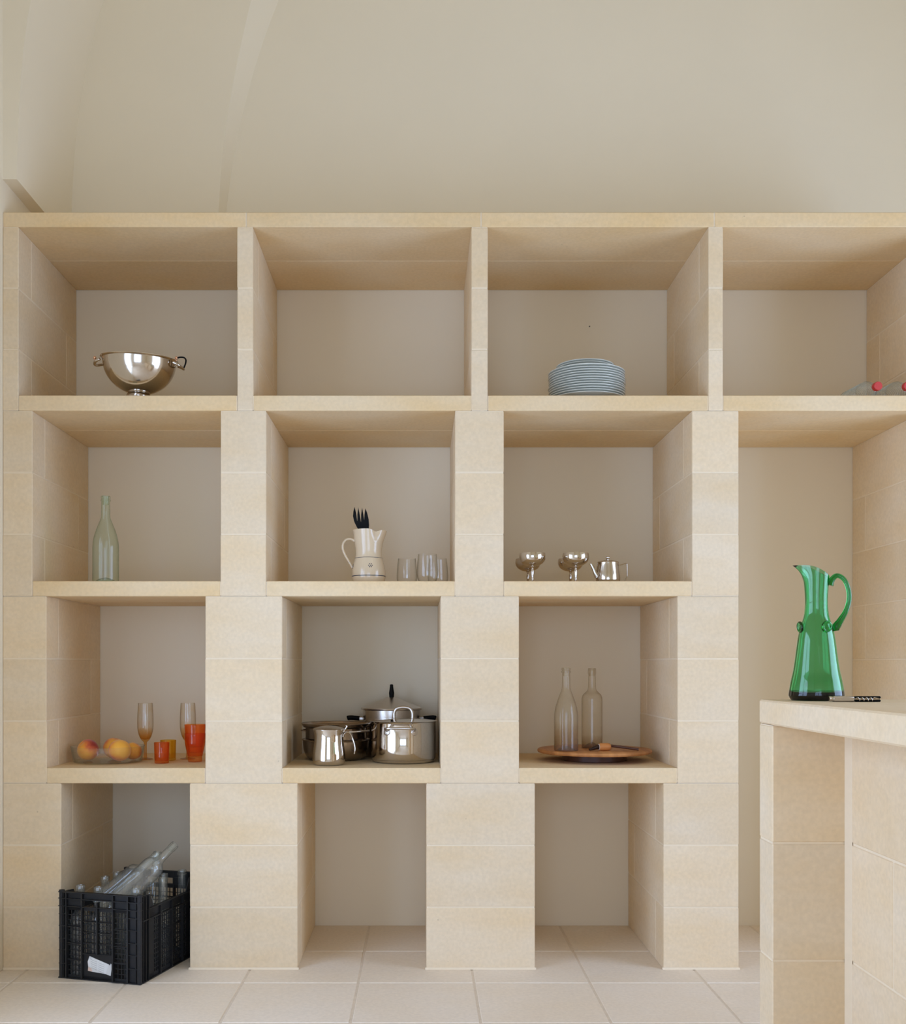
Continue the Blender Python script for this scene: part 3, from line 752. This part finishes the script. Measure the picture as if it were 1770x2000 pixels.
# ------------------------------------------------------------------ second row middle: ceramic pitcher, fork, glasses
def pitcher():
    Y = .15; xc = X(720.5, Y)
    t = thing('ceramic_pitcher', 'cream ceramic pitcher with dark lines and dot flowers', 'pitcher', (xc, Y, Z2 + .0003))
    prof = smooth_profile([(.048, 0), (.0535, .004), (.0590, .016), (.0612, .032), (.0600, .052), (.0560, .072), (.0500, .094), (.0478, .112), (.0482, .128), (.0515, .150)], 4)
    N = 64; bm = newbm(); rings = []
    rings.append([bm.verts.new((0, 0, .001))])
    for r, z in prof: rings.append([bm.verts.new((r * math.cos(2 * PI * k / N), r * math.sin(2 * PI * k / N), z)) for k in range(N)])
    def top(tt, th):
        out = []
        for k in range(N):
            ph = 2 * PI * k / N; d = math.atan2(math.sin(ph), math.cos(ph))
            w = math.exp(-(d / .62) ** 2); pin = math.exp(-((abs(d) - 1.0) / .30) ** 2)
            r = .0515 - th + tt * (.0060 + .0085 * w - .0105 * pin)
            if abs(d) > 1.4: r = .0515 - th + tt * .0065
            z = .150 + tt * (.046 - .0035 * w - .0085 * pin)
            out.append(bm.verts.new((r * math.cos(ph), r * math.sin(ph), z)))
        return out
    rings += [top(k / 6, 0) for k in range(1, 7)] + [top(k / 6, .004) for k in range(6, -1, -1)]
    for r, z in prof[::-1][1:]: rings.append([bm.verts.new(((r - .004) * math.cos(2 * PI * k / N), (r - .004) * math.sin(2 * PI * k / N), max(z, .006))) for k in range(N)])
    rings.append([bm.verts.new((0, 0, .006))])
    for a, b in zip(rings, rings[1:]):
        for k in range(N):
            q = (k + 1) % N
            if len(a) == 1: bm.faces.new((a[0], b[q], b[k]))
            elif len(b) == 1: bm.faces.new((a[k], a[q], b[0]))
            else: bm.faces.new((a[k], a[q], b[q], b[k]))
    obj('body', bm, CERAMIC, t, smooth=60)
    bm = newbm()
    pts = smooth_profile([(-.0505, 0, .157), (-.062, 0, .164), (-.080, 0, .163), (-.0925, 0, .148), (-.0940, 0, .130), (-.086, 0, .108), (-.072, 0, .084), (-.0585, 0, .060)], 5)
    tube(bm, pts, .0058, 14, flat=.85); obj('handle', bm, CERAMIC, t, smooth=60)
    def rad(z):
        for (r0, a), (r1, b) in zip(prof, prof[1:]):
            if a <= z <= b: return r0 + (r1 - r0) * (z - a) / (b - a + 1e-9)
        return prof[-1][0]
    for z, w in ((.0945, .0007), (.0285, .0014)):
        bm = newbm()
        lathe(bm, [(rad(z - w) + .0004, z - w), (rad(z) + .0006, z), (rad(z + w) + .0004, z + w), (rad(z) - .001, z)], 64, close=True)
        obj('painted_line', bm, BLUE, t, smooth=60)
    for ph0 in (-1.42, -2.92):
        bm = newbm()
        for du, dz in ((0, 0), (.0062, 0), (-.0062, 0), (.0031, .0052), (-.0031, .0052), (.0031, -.0052), (-.0031, -.0052)):
            z = .0640 + dz; r = rad(z); ph = ph0 + du / r
            M = Matrix.Translation((r * math.cos(ph), r * math.sin(ph), z)) @ Matrix.Rotation(ph, 4, 'Z') @ Matrix.Rotation(PI / 2, 4, 'Y')
            lathe(bm, [(0, .0008), (.0018, .0006), (.0022, -.0006)], 12, M=M)
        obj('dot_flower', bm, BLUE, t, smooth=60)
    # serving fork standing in the pitcher
    f = thing('serving_fork', 'black serving fork standing tines-up in the cream pitcher', 'fork', (xc - .030, Y, Z2 + .03), (0, math.radians(4), 0))
    bm = newbm(); h0 = .150
    def P(px, py): return ((px - 705) / 537.6, (1036 - py) / 537.6 + .167 - .0)
    out = []
    tips = [(684.0, 991.5), (691.2, 992), (698.8, 992), (705.3, 993)]
    L = [(695.5, 1037), (690, 1029), (685, 1020), (682.3, 1010), (682.4, 1001), (684.0, 991.5)]
    R = [(705.3, 993), (709.5, 1002), (713.2, 1014), (714.8, 1025), (714.8, 1036)]
    v1 = [(687.9, 1004), (691.4, 1020)]; v1u = [(690.7, 1006), (691.2, 992)]
    v2 = [(694.6, 1004), (698.6, 1021)]; v2u = [(697.9, 1006), (698.8, 992)]
    v3 = [(701.8, 1004), (704.6, 1017)]; v3u = [(704.4, 1006), (705.3, 993)]
    poly = L + v1 + v1u + v2 + v2u + v3 + v3u[:1] + R
    poly = [P(*p) for p in poly]
    a = []; b = []
    bm2 = newbm()
    def bend(z): return -.10 * max(0, z - .17) + 1.6 * max(0, z - .19) ** 2
    A = [bm2.verts.new((p[0], bend(p[1]) - .0016, p[1])) for p in poly]; B = [bm2.verts.new((p[0], bend(p[1]) + .0016, p[1])) for p in poly]
    n = len(poly)
    from mathutils.geometry import tessellate_polygon
    for a_, b_, c_ in tessellate_polygon([[Vector((p[0], p[1], 0)) for p in poly]]):
        bm2.faces.new((A[a_], A[b_], A[c_])); bm2.faces.new((B[c_], B[b_], B[a_]))
    for k in range(n): bm2.faces.new((A[k], B[k], B[(k + 1) % n], A[(k + 1) % n]))
    obj('fork_head', bm2, BLACKPL, f)
    bm = newbm(); tube(bm, [(0.0, 0, 0), (0.001, 0, .09), (0.0, 0, .140), (0, 0, .170)], [.006, .005, .006, .0085], 12, flat=.45, up=Vector((0, 1, 0))); obj('fork_handle', bm, BLACKPL, f, smooth=50)
pitcher()
def stemless(px, Y, label):
    bm = newbm(); h = .1035
    lathe(bm, smooth_profile([(0, .001), (.024, .0008), (.0285, .002), (.0345, .012), (.0378, .026), (.0382, .042), (.0368, .066), (.0345, .09), (.0332, h - .0004), (.0326, h), (.0322, h - .0006), (.0336, .09), (.0358, .066), (.0371, .042), (.0367, .027), (.033, .014), (.026, .0065), (0, .006)], 3), 44)
    o = obj('stemless_glass', bm, CLEAR, loc=(X(px, Y), Y, Z2 + .0003), smooth=60)
    return tag(o, label, 'glass', 'clear stemless glasses beside the pitcher')
stemless(795, .25, 'clear stemless glass nearest the cream pitcher')
stemless(835, .10, 'clear stemless glass in front of the other two, at the shelf edge')
stemless(855.5, .25, 'clear stemless glass half hidden beside the stone pillar')

# ------------------------------------------------------------------ second row right: coupes and teapot
def coupe(px, Y, label, first=None):
    loc = (X(px, Y), Y, Z2 + .0003)
    if first: return dup(first, loc, label=label)
    t = thing('coupe_glass', label, 'goblet', loc, group='steel coupes')
    bm = newbm(); h = .1075
    shell(bm, smooth_profile([(0, .0605), (.012, .0610), (.026, .065), (.039, .0735), (.0462, .085), (.0476, .096), (.0462, h)], 4), .001, 56); obj('bowl', bm, STEELP, t, smooth=50)
    bm = newbm(); lathe(bm, smooth_profile([(0, .011), (.0040, .011), (.0044, .018), (.0038, .021), (.0058, .036), (.0052, .048), (.0036, .0535), (.0036, .055), (.0062, .0585), (.0062, .0606), (0, .061)], 3), 24); obj('stem', bm, STEELP, t, smooth=50)
    bm = newbm(); lathe(bm, smooth_profile([(0, 0), (.030, 0), (.0315, .001), (.030, .0022), (.015, .004), (.007, .0075), (.0045, .0112), (0, .0113)], 3), 40); obj('foot', bm, STEELP, t, smooth=50)
    return t
c0 = coupe(1040, .10, 'steel coupe nearest the niche edge in the left pair')
coupe(1031.5, .30, 'steel coupe at the back of the left pair', c0)
coupe(1124.7, .10, 'steel coupe at the front of the pair beside the teapot', c0)
coupe(1114.5, .30, 'steel coupe at the back of the pair beside the teapot', c0)
def teapot():
    Y = .105
    t = thing('teapot', 'small steel teapot with a square wire handle', 'teapot', (X(1187.5, Y), Y, Z2 + .0003))
    bm = newbm(); shell(bm, smooth_profile([(0, 0), (.036, 0), (.0405, .003), (.0432, .012), (.0428, .026), (.0405, .044), (.0385, .064), (.0380, .074)], 4), .0012, 56); obj('body', bm, STEEL, t, smooth=45)
    bm = newbm(); lathe(bm, [(.0384, .0742), (.0390, .0755), (.0375, .0775), (.028, .0805), (.012, .0825), (0, .083), (0, .081), (.03, .076)], 48, close=True); l = obj('lid', bm, STEEL, t, smooth=40)
    bm = newbm(); lathe(bm, smooth_profile([(0, .082), (.0038, .083), (.0042, .086), (.0068, .091), (.0070, .094), (.005, .097), (0, .0975)], 3), 24); obj('knob', bm, STEEL, l, smooth=50)
    bm = newbm(); pts = smooth_profile([(-.0385, -.006, .022), (-.045, -.007, .034), (-.052, -.008, .050), (-.0625, -.0095, .070)], 4)
    tube(bm, pts, [.010 - .0055 * k / (len(pts) - 1) for k in range(len(pts))], 16); obj('spout', bm, STEEL, t, smooth=50)
    bm = newbm(); pts = [(.0375, 0, .066), (.045, 0, .0668), (.062, 0, .0715), (.0665, 0, .0710), (.0690, 0, .066), (.0692, 0, .028), (.067, 0, .020), (.060, 0, .008), (.041, 0, .006)]
    tube(bm, smooth_profile(pts, 3), .0019, 10, flat=1.6, up=Vector((0, 1, 0))); obj('handle', bm, STEEL, t, smooth=50)
teapot()

# ------------------------------------------------------------------ first row: colander, plates, water bottles
def colander():
    Y = .072
    t = thing('colander', 'round steel colander bowl with loop handles', 'colander', (X(271, Y), Y - .046, Z1 + .0015), (math.radians(5.5), math.radians(2.6), 0))
    bm = newbm(); R = .1265; oy = .046
    prof = [(0, .012), (.03, .0135)]
    for k in range(2, 15):
        a = PI / 2 * k / 14; prof.append((R * math.sin(a) ** .92 if False else R * math.sin(a), .0135 + .115 * (1 - math.cos(a))))
    prof += [(R + .001, .1325), (R + .0065, .1345), (R + .0085, .1365), (R + .0075, .1385), (R + .004, .1390)]
    shell(bm, prof, .0015, 72)
    for v in bm.verts: v.co.y += oy
    obj('bowl', bm, STEEL, t, smooth=45)
    bm = newbm(); lathe(bm, [(.0375, .018), (.042, .0135), (.0440, .006), (.0462, .002), (.0462, 0), (.0445, 0), (.0425, .005), (.036, .016)], 48, c=(0, oy, 0), close=True); obj('foot_ring', bm, STEEL, t, smooth=45)
    for s in (-1, 1):
        bm = newbm()
        pts = smooth_profile([(s * (R + .002), oy - .038, .126), (s * (R + .018), oy - .033, .119), (s * (R + .028), oy - .012, .112), (s * (R + .028), oy + .012, .112), (s * (R + .018), oy + .033, .119), (s * (R + .002), oy + .038, .126)], 4)
        tube(bm, pts, .0052, 12, flat=.95); h = obj('loop_handle', bm, STEEL, t, smooth=50)
        bm = newbm(); ball(bm, (s * (R + .027 if s < 0 else R + .008), oy - .016, .133 if s < 0 else .145), .0055)
        tube(bm, [(s * (R + .027 if s < 0 else R + .008), oy - .016, .115 if s < 0 else .134), (s * (R + .027 if s < 0 else R + .008), oy - .016, .130 if s < 0 else .142)], .002, 8)
        obj('copper_stud', bm, COPPER, h, smooth=60)
    bm = newbm()
    pts = smooth_profile([(R + .010, oy - .016, .144), (R + .020, oy - .018, .1475), (R + .034, oy - .014, .1480), (R + .039, oy - .004, .142), (R + .036, oy + .004, .131), (R + .030, oy + .008, .117)], 4)
    tube(bm, pts, .0028, 10); obj('cord', bm, BLACKPL, t, smooth=50)
colander()

def plates():
    Yc = .155; xc = X(1146, Yc); lab = ['%s from the shelf' % w for w in ()]
    def plate_mesh(r, hh, foot):
        bm = newbm(); th = .0026
        p = smooth_profile([(0, .0025), (foot * .9, .0025), (foot - .003, .0022), (foot - .0015, 0), (foot + .0005, 0), (foot + .002, .0030), (r * .66, hh * .26), (r * .76, hh * .62), (r * .9, hh * .80), (r - .002, hh - .0024), (r, hh - .0008), (r - .0007, hh), (r - .004, hh - .0006), (r * .89, hh * .80 + .0024), (r * .745, hh * .62 + .0028), (r * .645, hh * .26 + .0033), (foot, .0062), (0, .0060)], 3)
        lathe(bm, p, 72); return bm
    order = ['bottom', 'second', 'third', 'fourth', 'fifth', 'sixth', 'seventh', 'eighth', 'ninth', 'tenth', 'eleventh', 'topmost']
    R, hh = .1385, .0205
    first = obj('dinner_plate', plate_mesh(R, hh, .078), PORCELAIN, loc=(xc, Yc, Z1 + .0003), smooth=50)
    tag(first, 'bottom pale porcelain dinner plate of the stack, resting on the shelf', 'plate', 'stacked dinner plates')
    for k in range(1, 12):
        o = first.copy(); COL.objects.link(o)
        o.location = (xc + random.uniform(-.0018, .0018), Yc + random.uniform(-.0015, .0015), Z1 + .0003 + .0088 * k); o.rotation_euler.z = random.random() * 6
        o['label'] = ('topmost dinner plate of the stack, directly under the smaller plates' if k == 11 else '%s dinner plate up from the shelf in the porcelain stack' % order[k])
    zt = Z1 + .0003 + .0088 * 11 + .0064
    small = obj('side_plate', plate_mesh(.1045, .0185, .062), PORCELAIN, loc=(xc - .005, Yc + .004, zt), smooth=50)
    tag(small, 'lowest side plate, resting on the topmost dinner plate', 'plate', 'stacked side plates')
    for k, w in enumerate(('second side plate up on the dinner plates', 'third side plate up, just under the top one', 'top side plate crowning the whole plate stack')):
        o = small.copy(); COL.objects.link(o); o.location = (xc - .005 + random.uniform(-.001, .001), Yc + .004, zt + .0078 * (k + 1)); o['label'] = w
plates()

def water_bottle():
    r = .0365
    t = thing('water_bottle', 'clear ribbed plastic bottle lying whole in view, red cap outward', 'bottle', (X(1716, .015), .015, Z1 + r + .0006), (-PI / 2 + .012, 0, math.radians(4)), group='plastic bottles lying on the shelf')
    L = .235
    prof = [(0, .012), (.0125, .012), (.0125, .022), (.0150, .023), (.0150, .025), (.0128, .026)] + smooth_profile([(.0135, .032), (.020, .046), (.029, .062), (.0355, .078), (r, .09)], 3)
    z = .094
    while z < L - .03:
        prof += [(r, z), (r - .0035, z + .003), (r - .0035, z + .006), (r, z + .009)]; z += .0115
    prof += [(r, L - .014), (r - .003, L - .003), (r - .010, L), (.02, L - .002), (0, L - .010)]
    bm = newbm(); lathe(bm, prof, 40); obj('bottle_body', bm, PETPL, t, smooth=35)
    bm = newbm(); n = 36
    lathe(bm, [(0, -.0005), (.0140, -.0005), (.0152, .0008), (.0156, .004), (.0156, .0165), (.0135, .0165), (.0135, .003), (0, .0022)], 48); obj('cap', bm, RED, t, smooth=35)
    t2 = dup(t, (X(1774.5, .015), .015, Z1 + r + .0006), (-PI / 2 + .012, 0, math.radians(2)), 'clear ribbed plastic bottle with red cap, cut by the picture edge')
water_bottle()

# ------------------------------------------------------------------ crate of bottles on the floor
CA = math.atan2(-.084, .304)
CO = Vector((-1.229, -.1, 0)); CW, CL, CH = .315, .425, .293
U = Vector((math.cos(CA), math.sin(CA), 0)); V = Vector((-math.sin(CA), math.cos(CA), 0))
def crate_pt(u, v, z=0): return CO + U * u + V * v + Vector((0, 0, z))
def crate():
    t = thing('bottle_crate', 'black plastic lattice crate full of empty bottles on the floor', 'crate', (*CO.xy, .0005), (0, 0, CA))
    def lattice(bm, u0, u1, z0, z1, v0, v1, du, dz, w=.0022, ax='u', diag=False):
        n = max(1, round((u1 - u0) / du)); m = max(1, round((z1 - z0) / dz))
        for k in range(1, n):
            c = u0 + (u1 - u0) * k / n
            B(bm, c - w / 2, c + w / 2, v0, v1, z0, z1, ax)
        for k in range(1, m):
            c = z0 + (z1 - z0) * k / m
            B(bm, u0, u1, v0 + .0004, v1 - .0004, c - w / 2, c + w / 2, ax)
    def B(bm, a0, a1, b0, b1, z0, z1, ax='u', c=0):
        if ax == 'u': chbox(bm, a0, a1, b0, b1, z0, z1, c)
        else: chbox(bm, b0, b1, a0, a1, z0, z1, c)
    def end_wall(name, v0, sgn):
        """end wall with hand hole; ribs stick outwards by sgn"""
        bm = newbm(); w = CW; th = .003
        va, vb = (v0, v0 + th) if sgn < 0 else (v0 - th, v0)
        ro = .012
        ra, rb = (va - ro * 0, vb + .0) , None
        o0, o1 = (v0 - 0.0, v0 + .015) if sgn < 0 else (v0 - .015, v0)
        P0, P1 = (o0 + .010, o0 + .013) if sgn < 0 else (o1 - .013, o1 - .010)   # set-back skin; ribs stand out to o0
        ribs = [.030, .0905, .149, .2085, .2645]
        # corner skins
        B(bm, .003, ribs[0], P0, P1, .004, CH - .004); B(bm, ribs[4], w - .003, P0, P1, .004, CH - .004)
        for k, r in enumerate(ribs):
            z0 = .088 if k == 2 else .004
            B(bm, r - .0028, r + .0028, o0, o1, z0, CH - .03 if k == 2 else CH - .003)
        for r in (.014, .020): 
            B(bm, r - .001, r + .001, o0 + .002, o1, .004, CH - .004); B(bm, w - r - .001, w - r + .001, o0 + .002, o1, .004, CH - .004)
        # rims and rails
        for z0, z1 in ((CH - .003, CH), (CH - .024, CH - .0215), (.0, .0035)): B(bm, .001, w - .001, o0, o1, z0, z1)
        B(bm, ribs[0], w - .03, P0, P1, CH - .024, CH)
        B(bm, ribs[0], ribs[1], P0, P1, CH - .062, CH - .024); B(bm, ribs[3], ribs[4], P0, P1, CH - .062, CH - .024)
        B(bm, ribs[0], ribs[4], P0, P1, CH - .062, CH - .050); B(bm, .001, w - .001, o0, o1, CH - .0495, CH - .0472)
        for z in (.238 - .02, .178, .135, .095, .05):
            B(bm, .002, ribs[0], o0 + .001, o1, z - .001, z + .001); B(bm, ribs[4], w - .002, o0 + .001, o1, z - .001, z + .001)
        top = CH - .062
        for a, b, z0 in ((ribs[0], ribs[1], .01), (ribs[1], ribs[2], .088), (ribs[2], ribs[3], .088), (ribs[3], ribs[4], .01)):
            lattice(bm, a + .0028, b - .0028, z0, top, P0, P1, .0135, .0165)
            for k in range(1, 4):
                z = z0 + (top - z0) * k / 4; B(bm, a, b, o0 + .004, o1, z - .001, z + .001)
        B(bm, ribs[1], ribs[3], P0, P1, .0035, .088); B(bm, ribs[1], ribs[3], o0 + .002, o1, .0865, .089)
        B(bm, ribs[0], ribs[4], P0, P1, .0035, .012)
        return obj(name, bm, CRATEPL, t)
    fw = end_wall('end_wall', 0, -1); end_wall('end_wall', CL, 1)
    # torn paper label on the front wall panel
    bm = newbm(); yv = .0095; 
    Mp = Matrix(((1, 0, 0, 0), (0, 0, 1, yv), (0, 1, 0, 0), (0, 0, 0, 1)))
    prism(bm, [(.110, .030), (.1115, .042), (.109, .060), (.1164, .0796), (.190, .057), (.1935, .053), (.197, .0605), (.202, .0566), (.197, .019), (.178, .0237), (.158, .026), (.146, .0262), (.129, .0278)], -.0005, 0, Mp)
    st = obj('paper_sticker', bm, PAPER, fw)
    bm = newbm(); prism(bm, [(.1095, .060), (.1164, .0792), (.1893, .0568), (.1785, .0245), (.165, .031), (.132, .0415), (.117, .0455)], -.0009, -.0005, Mp)
    cd = obj('paper_card', bm, simple('white_paper', (.80, .81, .80), .8), st)
    bm = newbm(); prism(bm, [(.1102, .0305), (.1112, .0415), (.1155, .042), (.120, .040), (.1245, .0405), (.1235, .035), (.127, .0335), (.124, .0285)], -.0008, -.0005, Mp); obj('torn_patch', bm, PAPERP, st)
    bm = newbm()
    for k in range(5):
        for a, b in ((.121 + .001 * k, .146), (.150, .174 - .001 * k)):
            z = .0705 - .0068 * k
            q = [(a, z - (a - .118) * .30), (b, z - (b - .118) * .30), (b, z - .0009 - (b - .118) * .30), (a, z - .0009 - (a - .118) * .30)]
            prism(bm, q, -.0011, -.0009, Mp)
    lathe(bm, [(.0020, 0), (.0028, 0), (.0028, .0002), (.0020, .0002)], 16, M=Mp @ Matrix.Translation((.1205, .0735, -.0011)), close=True)
    obj('faint_print', bm, INK, st)
    def side_wall(u0, sgn):
        bm = newbm(); th = .013
        o0, o1 = (u0, u0 + th) if sgn < 0 else (u0 - th, u0)
        P0, P1 = (o0 + .0085, o0 + .0115) if sgn < 0 else (o1 - .0115, o1 - .0085)
        va, vb, H = .016, CL - .016, CH - .052
        # solid corners with sloping shoulders
        Mx = Matrix(((0, 0, 1, 0), (1, 0, 0, 0), (0, 1, 0, 0), (0, 0, 0, 1)))
        for f in (lambda v: v, lambda v: CL - v):
            prism(bm, [(f(va), .003), (f(.100), .003), (f(.100), H), (f(.074), CH - .006), (f(va), CH - .002)], P0, P1, Mx)
            for v in (.02, .036, .056): B(bm, f(v) - .0014, f(v) + .0014, o0, o1, .003, (CH - .006) if v < .06 else H, 'v')
        B(bm, .055, CL - .055, o0, o1, H - .003, H, 'v'); B(bm, va, vb, o0, o1, 0, .0035, 'v')
        B(bm, .055, CL - .055, P0, P1, H - .030, H, 'v'); B(bm, va, vb, o0, o1, H - .036, H - .033, 'v')
        n = 4
        for k in range(n + 1):
            c = .055 + (CL - .11) * k / n; B(bm, c - .0024, c + .0024, o0, o1, .003, H - .003, 'v')
        for k in range(n):
            a = .055 + (CL - .11) * k / n; b = .055 + (CL - .11) * (k + 1) / n
            lattice(bm, a, b, .012, H - .033, P0, P1, .0125, .0165, .0026, 'v')
        B(bm, va, vb, P0, P1, .003, .016, 'v')
        B(bm, .055, CL - .055, P0, P1, .075, .079, 'v'); B(bm, .055, CL - .055, P0, P1, .145, .149, 'v')
        return obj('side_wall', bm, CRATEPL, t)
    side_wall(0, -1); side_wall(CW, 1)
    bm = newbm()
    chbox(bm, .012, CW - .012, .012, CL - .012, .0, .006)
    obj('crate_bottom', bm, CRATEPL, t)
    for u, v in ((.009, .009), (CW - .009, .009), (.009, CL - .009), (CW - .009, CL - .009)):
        bm = newbm(); lathe(bm, [(0, .0), (.0085, .0), (.0085, CH - .004), (.0098, CH - .003), (.0098, CH + .0035), (.0088, CH + .0045), (0, CH + .0045)], 16, c=(u, v, 0)); obj('corner_post', bm, CRATEPL, t, smooth=40)
crate()
bp0 = bordeaux(.0355, .300); bp1 = burgundy(.0360, .302); bp2 = bordeaux(.0330, .298)
ups = [(.0518, .0525, 'crate bottle standing in the front corner by the niche side'),
       (.1215, .053, 'crate bottle standing against the front wall under the smaller reclining bottle'),
       (.264, .054, 'crate bottle standing in the front corner below the large reclining bottle'),
       (.051, .205, 'crate bottle standing third back along the wall by the niche side'),
       (.051, .285, 'crate bottle standing second from the back along the niche side'),
       (.122, .232, 'crate bottle in the middle of the crate, neck beside the reclining ones'),
       (.088, .370, 'crate bottle at the back wall beside the dark hand hole'),
       (.264, .235, 'crate bottle by the cut-down side wall, squarish neck fully in view'),
       (.230, .302, 'crate bottle close behind the one with the fully visible neck'),
       (.265, .3725, 'crate bottle in the far back corner beside the stone pillar')]
for k, (u, v, lab) in enumerate(ups):
    bottle(bp2 if k == 1 else bp1 if k in (6, 9) else bp0, CRATEGL, lab, crate_pt(u, v, .0068), (0, 0, random.random() * 6), 'bottles in the black crate')
def reclining(u, v, z, vec, prof, label, roll=0):
    p = crate_pt(u, v, z); d = Vector(vec).normalized()
    q = Vector((0, 0, 1)).rotation_difference(d)
    return bottle(prof, CRATEGL, label, p, q.to_euler(), 'bottles in the black crate')
reclining(.178, .056, .240, (.160, .16, .172), bordeaux(.0400, .302), 'large clear bottle reclining on top of the crate, neck pointing up and out')
reclining(.066, .124, .224, (.20, .085, .165), bordeaux(.0335, .270), 'smaller clear bottle reclining behind the large one in the crate')
reclining(.158, .305, .085, (.030, .05, .30), bordeaux(.0320, .295), 'brownish bottle leaning upright behind the large reclining one', 0)
